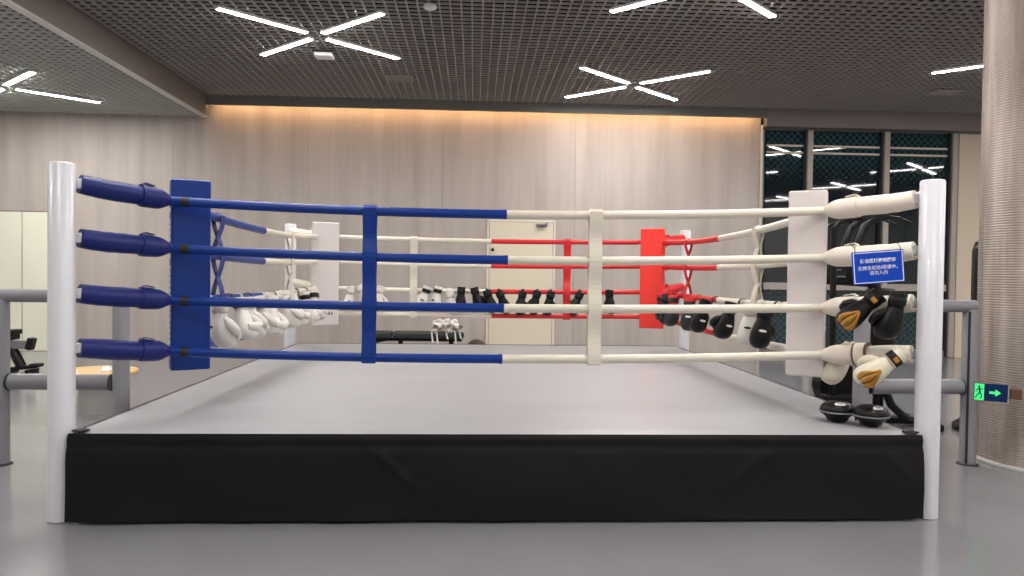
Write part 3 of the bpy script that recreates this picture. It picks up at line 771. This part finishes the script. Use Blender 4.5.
# ------------------------------------------------------------------ column clad in metal mesh
cl = thing('column', 'round column clad in fine woven metal mesh at the right edge', 'column', (4.356, 1.286, 0))
cb = MB(); n = 96; rings = []
pitch_ = 0.02
k = 0; z = 0.03
while z < 4.82:
    for dz, rr in ((0.0, 0.446), (0.35, 0.4505), (0.65, 0.4505)):
        rings.append([(rr * math.cos(2 * PI * j / n), rr * math.sin(2 * PI * j / n), z + dz * pitch_) for j in range(n)])
    z += pitch_
cb.loft(rings, smooth=False); cb.build('mesh_cladding', M['cladding'], cl)
MB().lathe([(0.455, 0.0), (0.458, 0.004), (0.458, 0.03), (0.45, 0.034)], n=64).build('base_ring', M['bulkedge'], cl)
sm = MB()
for q in (2.9, 4.0, 5.0): sm.box((0.451 * math.cos(q), 0.451 * math.sin(q), 2.42), (0.004, 0.012, 4.7), Matrix.Rotation(q, 3, 'Z'))
sm.build('seam_strip', M['cladding'], cl)

# ------------------------------------------------------------------ grey tube rails each side
def rail(s, label, xin, xout, extend):
    t = thing('handrail', label, 'railing', (0, 0, 0), (0, 0, 0), 'grey tube rails')
    Y = 1.25; R_ = 0.06
    for x in (xin, xout):
        p = MB().lathe([(R_ + 0.004, 0.0), (R_, 0.01), (R_, 1.22), (R_ - 0.008, 1.235)], (x, Y, 0), 28); po = p.build('post', M['rail'], t)
        MB().lathe([(R_ + 0.02, 0.0), (R_ + 0.02, 0.006), (R_ + 0.003, 0.012)], (x, Y, 0), 28).build('foot_plate', M['raildark'], po)
    a, c = sorted((xin - s * 0.0 - (0.06 * -s), extend))
    MB().tube([(a, Y, 1.26), (c, Y, 1.26)], 0.049, 24).build('top_rail', M['rail'], t)
    a, c = sorted((xin, xout)); rl = MB().tube([(a + 0.065, Y, 0.618), (c - 0.065, Y, 0.618)], 0.060, 24).build('lower_rail', M['rail'], t)
    for x, sg_ in ((a + 0.062, 1), (c - 0.062, -1)):
        MB().tube([(x - 0.004, Y, 0.618), (x + 0.012 * sg_, Y, 0.618)], 0.0635, 24).build('joint_ring', M['raildark'], rl)
    return t
rail(-1, 'grey tube rail with two posts on the left of the ring', -2.845, -3.72, -5.6)
t = rail(1, 'grey tube rail with two posts right of the ring', 2.85, 3.735, 3.765)
MB().box((3.68, 1.185, 0.62), (0.012, 0.012, 1.2)).build('edge_seal', M['raildark'], t)

# ------------------------------------------------------------------ left: table, tissue, bench
tb = thing('round_table', 'low round table with light wood top behind the blue corner post', 'table', (-4.06, 3.3, 0))
MB().lathe([(0.385, 0.395), (0.40, 0.402), (0.40, 0.424), (0.39, 0.43), (0.003, 0.43)], n=48).build('tabletop', M['wood'], tb)
MB().lathe([(0.165, 0.0), (0.165, 0.01), (0.155, 0.15), (0.14, 0.38), (0.15, 0.395)], n=40).build('pedestal', M['tablebase'], tb)
ts = MB()
vs = []; N = 14
for j in range(N + 1):
    for i in range(N + 1):
        x = -0.11 + 0.22 * i / N; y = -0.08 + 0.16 * j / N
        z = 0.015 + 0.05 * abs(noise.noise((x * 14, y * 14, 2.0))) * 1.6 + 0.03 * max(0, 1 - (x * x + y * y) / 0.008)
        if i in (0, N) or j in (0, N): z = 0.006
        vs.append((x + 0.02 * noise.noise((y * 20, 1, 1)), y, z))
fs = [[j * (N + 1) + i, j * (N + 1) + i + 1, (j + 1) * (N + 1) + i + 1, (j + 1) * (N + 1) + i] for j in range(N) for i in range(N)]
ts.add(vs, fs, True); ts.add([(x, y, 0.002) for x, y, z in vs], [f_[::-1] for f_ in fs])
o = ts.build('tissue', M['cloth']); o.location = (-3.94, 3.27, 0.431); o.scale = (0.55, 0.7, 0.6)
tag(o, 'crumpled white tissue on the light wood table', 'tissue')

gb = thing('weight_bench', 'black and grey gym bench behind the left grey rail', 'bench', (-6.66, 6.25, 0))
b_ = MB().box((-0.22, 0, 0.385), (0.95, 0.10, 0.115), bevel=0.01); b_.build('beam', M['machinegrey'], gb)
MB().box((0.245, 0, 0.40), (0.075, 0.13, 0.17), Matrix.Rotation(0.25, 3, 'Y'), 0.012).build('end_cap', M['machine'], gb)
MB().tube([(-0.02, 0, 0.35), (0.12, 0, 0.07)], 0.075, 4).build('leg', M['machine'], gb)
MB().tube([(-0.62, 0, 0.35), (-0.72, 0, 0.07)], 0.06, 4).build('leg', M['machine'], gb)
ft = MB(); ft.box((0.13, 0, 0.062), (0.44, 0.12, 0.05), Matrix.Rotation(-0.12, 3, 'Y'), 0.012); ft.box((0.32, 0, 0.10), (0.13, 0.16, 0.05), bevel=0.015); ft.box((-0.05, 0, 0.015), (0.10, 0.30, 0.03), bevel=0.008); ft.box((0.26, 0, 0.022), (0.06, 0.26, 0.044), bevel=0.008)
ft.build('foot', M['machine'], gb)
MB().box((-0.72, 0, 0.035), (0.08, 0.5, 0.07), bevel=0.01).build('foot', M['machine'], gb)
pd_ = MB(); pd_.box((-0.14, 0, 0.50), (0.34, 0.26, 0.10), bevel=0.02); pd_.box((0.0, 0, 0.565), (0.14, 0.24, 0.07), bevel=0.02); pd_.box((-0.75, 0, 0.50), (0.6, 0.26, 0.09), bevel=0.02)
pd_.build('pad', M['machine'], gb)

# ------------------------------------------------------------------ flat bench beyond the ring with gloves
fb = thing('flat_bench', 'dark padded flat bench beyond the ring by the back wall', 'bench', (-1.13, 7.8, 0))
MB().box((-0.62, 0, 0.445), (0.40, 0.28, 0.115), bevel=0.03, seg=3).build('seat_pad', M['olive'], fb)
MB().box((0.18, 0, 0.445), (1.16, 0.28, 0.115), bevel=0.03, seg=3).build('back_pad', M['olive'], fb)
fr = MB(); fr.box((0, 0, 0.365), (1.45, 0.07, 0.05)); fr.tube([(-0.85, 0, 0.29), (-0.55, 0, 0.35), (-0.45, 0, 0.37)], 0.022, 8)
fr.build('frame', M['machine'], fb)
for x in (-0.28, 0.55): MB().box((x, 0, 0.19), (0.075, 0.075, 0.34)).build('leg', M['machine'], fb)
for x in (-0.28, 0.55): MB().box((x, 0, 0.025), (0.09, 0.5, 0.05), bevel=0.01).build('foot', M['machine'], fb)
def lay(key, x, y, z, rz, label, roll_=0.0):
    g = glove(key, label, 'gloves on the flat bench')
    g.matrix_world = Matrix.Translation((x, y, z)) @ Matrix.Rotation(rz, 4, 'Z') @ Matrix.Rotation(PI / 2, 4, 'X') @ Matrix.Rotation(roll_, 4, 'Z')
    return g
make_glove('bench', 'boxing_glove', M['whiteleather'], M['whiteleather'], M['whiteleather'], M['inkblack'])
lc = MB()
for x0, dz in ((-0.035, -0.02), (0.0, -0.05), (0.03, -0.03)):
    lc.strip([(x0, -0.045, -0.03), (x0 * 1.3, -0.075, 0.03), (x0 * 1.5, -0.09 , 0.05)], (1, 0, 0), 0.012, 0.004)
lc.build('laces', M['whiteleather'], GLOVES['bench'])
lay('bench', -0.84, 7.68, 0.575, -0.25, 'white boxing glove at the left of the pile on the flat bench')
lay('bench', -0.62, 7.70, 0.580, 0.15, 'white boxing glove in the middle of the pile on the flat bench')
lay('bench', -0.42, 7.72, 0.572, 0.5, 'white boxing glove at the right end of the flat bench')
st = MB()
for x, L in ((-0.90, 0.19), (-0.82, 0.22), (-0.66, 0.13), (-0.52, 0.24), (-0.44, 0.12)):
    st.strip([(x, 7.60, 0.52), (x + 0.005, 7.645, 0.515), (x + 0.01, 7.648, 0.45), (x + 0.03, 7.64, 0.515 - L)][::-1], (1, 0, 0), 0.028, 0.005)
for j, (x, L) in enumerate(((-0.78, 0.17), (-0.48, 0.2))):
    pass
o = st.build('hand_wrap', M['whiteleather']); tag(o, 'white hand wraps trailing down the front of the flat bench', 'hand wrap')
bl = thing('medicine_ball', 'dark brown ball beyond the gloves end of the flat bench', 'ball', (-0.16, 8.0, 0))
MB().ellipsoid((0, 0, 0.18), (0.18, 0.18, 0.18), 24, 14).build('shell', M['ball'], bl)
MB().tube([(0.181 * math.cos(2 * PI * k / 32), 0.181 * math.sin(2 * PI * k / 32), 0.18) for k in range(33)], 0.004, 6, False).build('seam', M['black'], bl)

# ------------------------------------------------------------------ elliptical machine behind the right corner
em = thing('elliptical_machine', 'black elliptical exercise machine behind the near right corner', 'exercise machine', (3.5, 2.75, 0))
def ep(x, z, dy=0.0): return (x - 3.5, dy, z)
fr = MB(); fr.tube([ep(3.1, 0.06), ep(4.3, 0.06)], 0.045, 8); fr.box(ep(3.12, 0.035), (0.10, 0.62, 0.07), bevel=0.012); fr.box(ep(4.28, 0.035), (0.10, 0.62, 0.07), bevel=0.012)
fr.build('base_frame', M['machine'], em)
fw = MB(); fw.tube([ep(3.42, 0.40, -0.09), ep(3.42, 0.40, 0.09)], 0.22, 32); fw.build('flywheel_housing', M['machine'], em)
ms = MB(); ms.box(ep(3.84, 1.0), (0.26, 0.14, 0.75), bevel=0.03); ms.tube([ep(3.84, 0.1), ep(3.84, 0.7)], 0.05, 10); ms.tube([ep(3.80, 1.3), ep(3.70, 1.62)], 0.06, 10); ms.build('mast', M['machine'], em)
cn = MB(); cn.box(ep(3.50, 1.545), (0.56, 0.10, 0.30), Matrix.Rotation(0.05, 3, 'Y'), 0.03, 3); co = cn.build('console', M['machine'], em)
MB().box(ep(3.36, 1.56, -0.052), (0.20, 0.006, 0.15), None, 0.002).build('screen', M['console'], co)
for x, z, w_ in ((3.29, 1.605, 0.05), (3.36, 1.605, 0.035), (3.41, 1.605, 0.03), (3.38, 1.55, 0.05), (3.33, 1.53, 0.03), (3.40, 1.485, 0.10)):
    MB().box(ep(x, z, -0.056), (w_, 0.004, 0.016)).build('display_mark', M['machinegrey'], co)
for dy, sgn in ((-0.22, 0), (0.22, 1)):
    hb = MB(); o_ = 0.12 * sgn
    hb.tube([ep(3.26 + o_, 0.35, dy), ep(3.25 + o_, 0.9, dy), ep(3.245 + o_, 1.5, dy), ep(3.245 + o_, 1.95, dy)], 0.03, 10)
    hb.tube([ep(3.245 + o_, 1.95, dy), ep(3.30 + o_, 2.01, dy), ep(3.42 + o_, 2.045, dy), ep(3.52 + o_, 2.05, dy)], 0.022, 8)
    hb.build('moving_arm', M['machine'], em)
for dy in (-0.12, 0.14):
    hb = MB(); hb.tube([ep(3.52, 1.66, dy), ep(3.54, 1.82, dy), ep(3.60, 1.98, dy), ep(3.72, 2.06, dy), ep(3.84, 2.075, dy)], [0.035, 0.035, 0.036, 0.036, 0.03], 10)
    hb.tube([ep(3.84, 2.075, dy), ep(3.95, 2.065, dy), ep(4.06, 2.02, dy)], [0.02, 0.016, 0.014], 8); hb.build('handlebar', M['machine'], em)
for dy, z in ((-0.18, 0.31), (0.18, 0.22)):
    MB().box(ep(3.37, z, dy), (0.38, 0.14, 0.06), bevel=0.022, seg=3).build('pedal', M['machine'], em)
MB().tube([ep(3.80, 0.75, -0.1), ep(3.83, 0.42, -0.1), ep(3.92, 0.22, -0.1), ep(4.10, 0.06, -0.1)], 0.04, 10).build('rear_tube', M['machine'], em)

bg = thing('punching_bag', 'black freestanding bag mostly hidden behind the mesh column', 'punching bag', (4.80, 2.5, 0))
MB().lathe([(0.15, 0.12), (0.165, 0.2), (0.165, 1.75), (0.14, 1.84), (0.06, 1.865), (0.003, 1.87)], n=32).build('bag', M['blackleather'], bg)
MB().lathe([(0.30, 0.0), (0.30, 0.05), (0.22, 0.11), (0.15, 0.12)], n=32).build('base', M['machine'], bg)

# unused prototype guard: remove any glove kind that was never placed
for k, g in GLOVES.items():
    if k not in used:
        for ch in children(g): bpy.data.objects.remove(ch)
        bpy.data.objects.remove(g)

# ------------------------------------------------------------------ world + view
wd = bpy.data.worlds.new('night'); scene.world = wd; wd.use_nodes = True
wd.node_tree.nodes['Background'].inputs[0].default_value = (0.01, 0.014, 0.018, 1); wd.node_tree.nodes['Background'].inputs[1].default_value = 1.0
vs_ = scene.view_settings
vs_.view_transform = 'Standard'; vs_.look = 'None'; vs_.gamma = 1.0; vs_.use_curve_mapping = False
vs_.exposure = 0.0
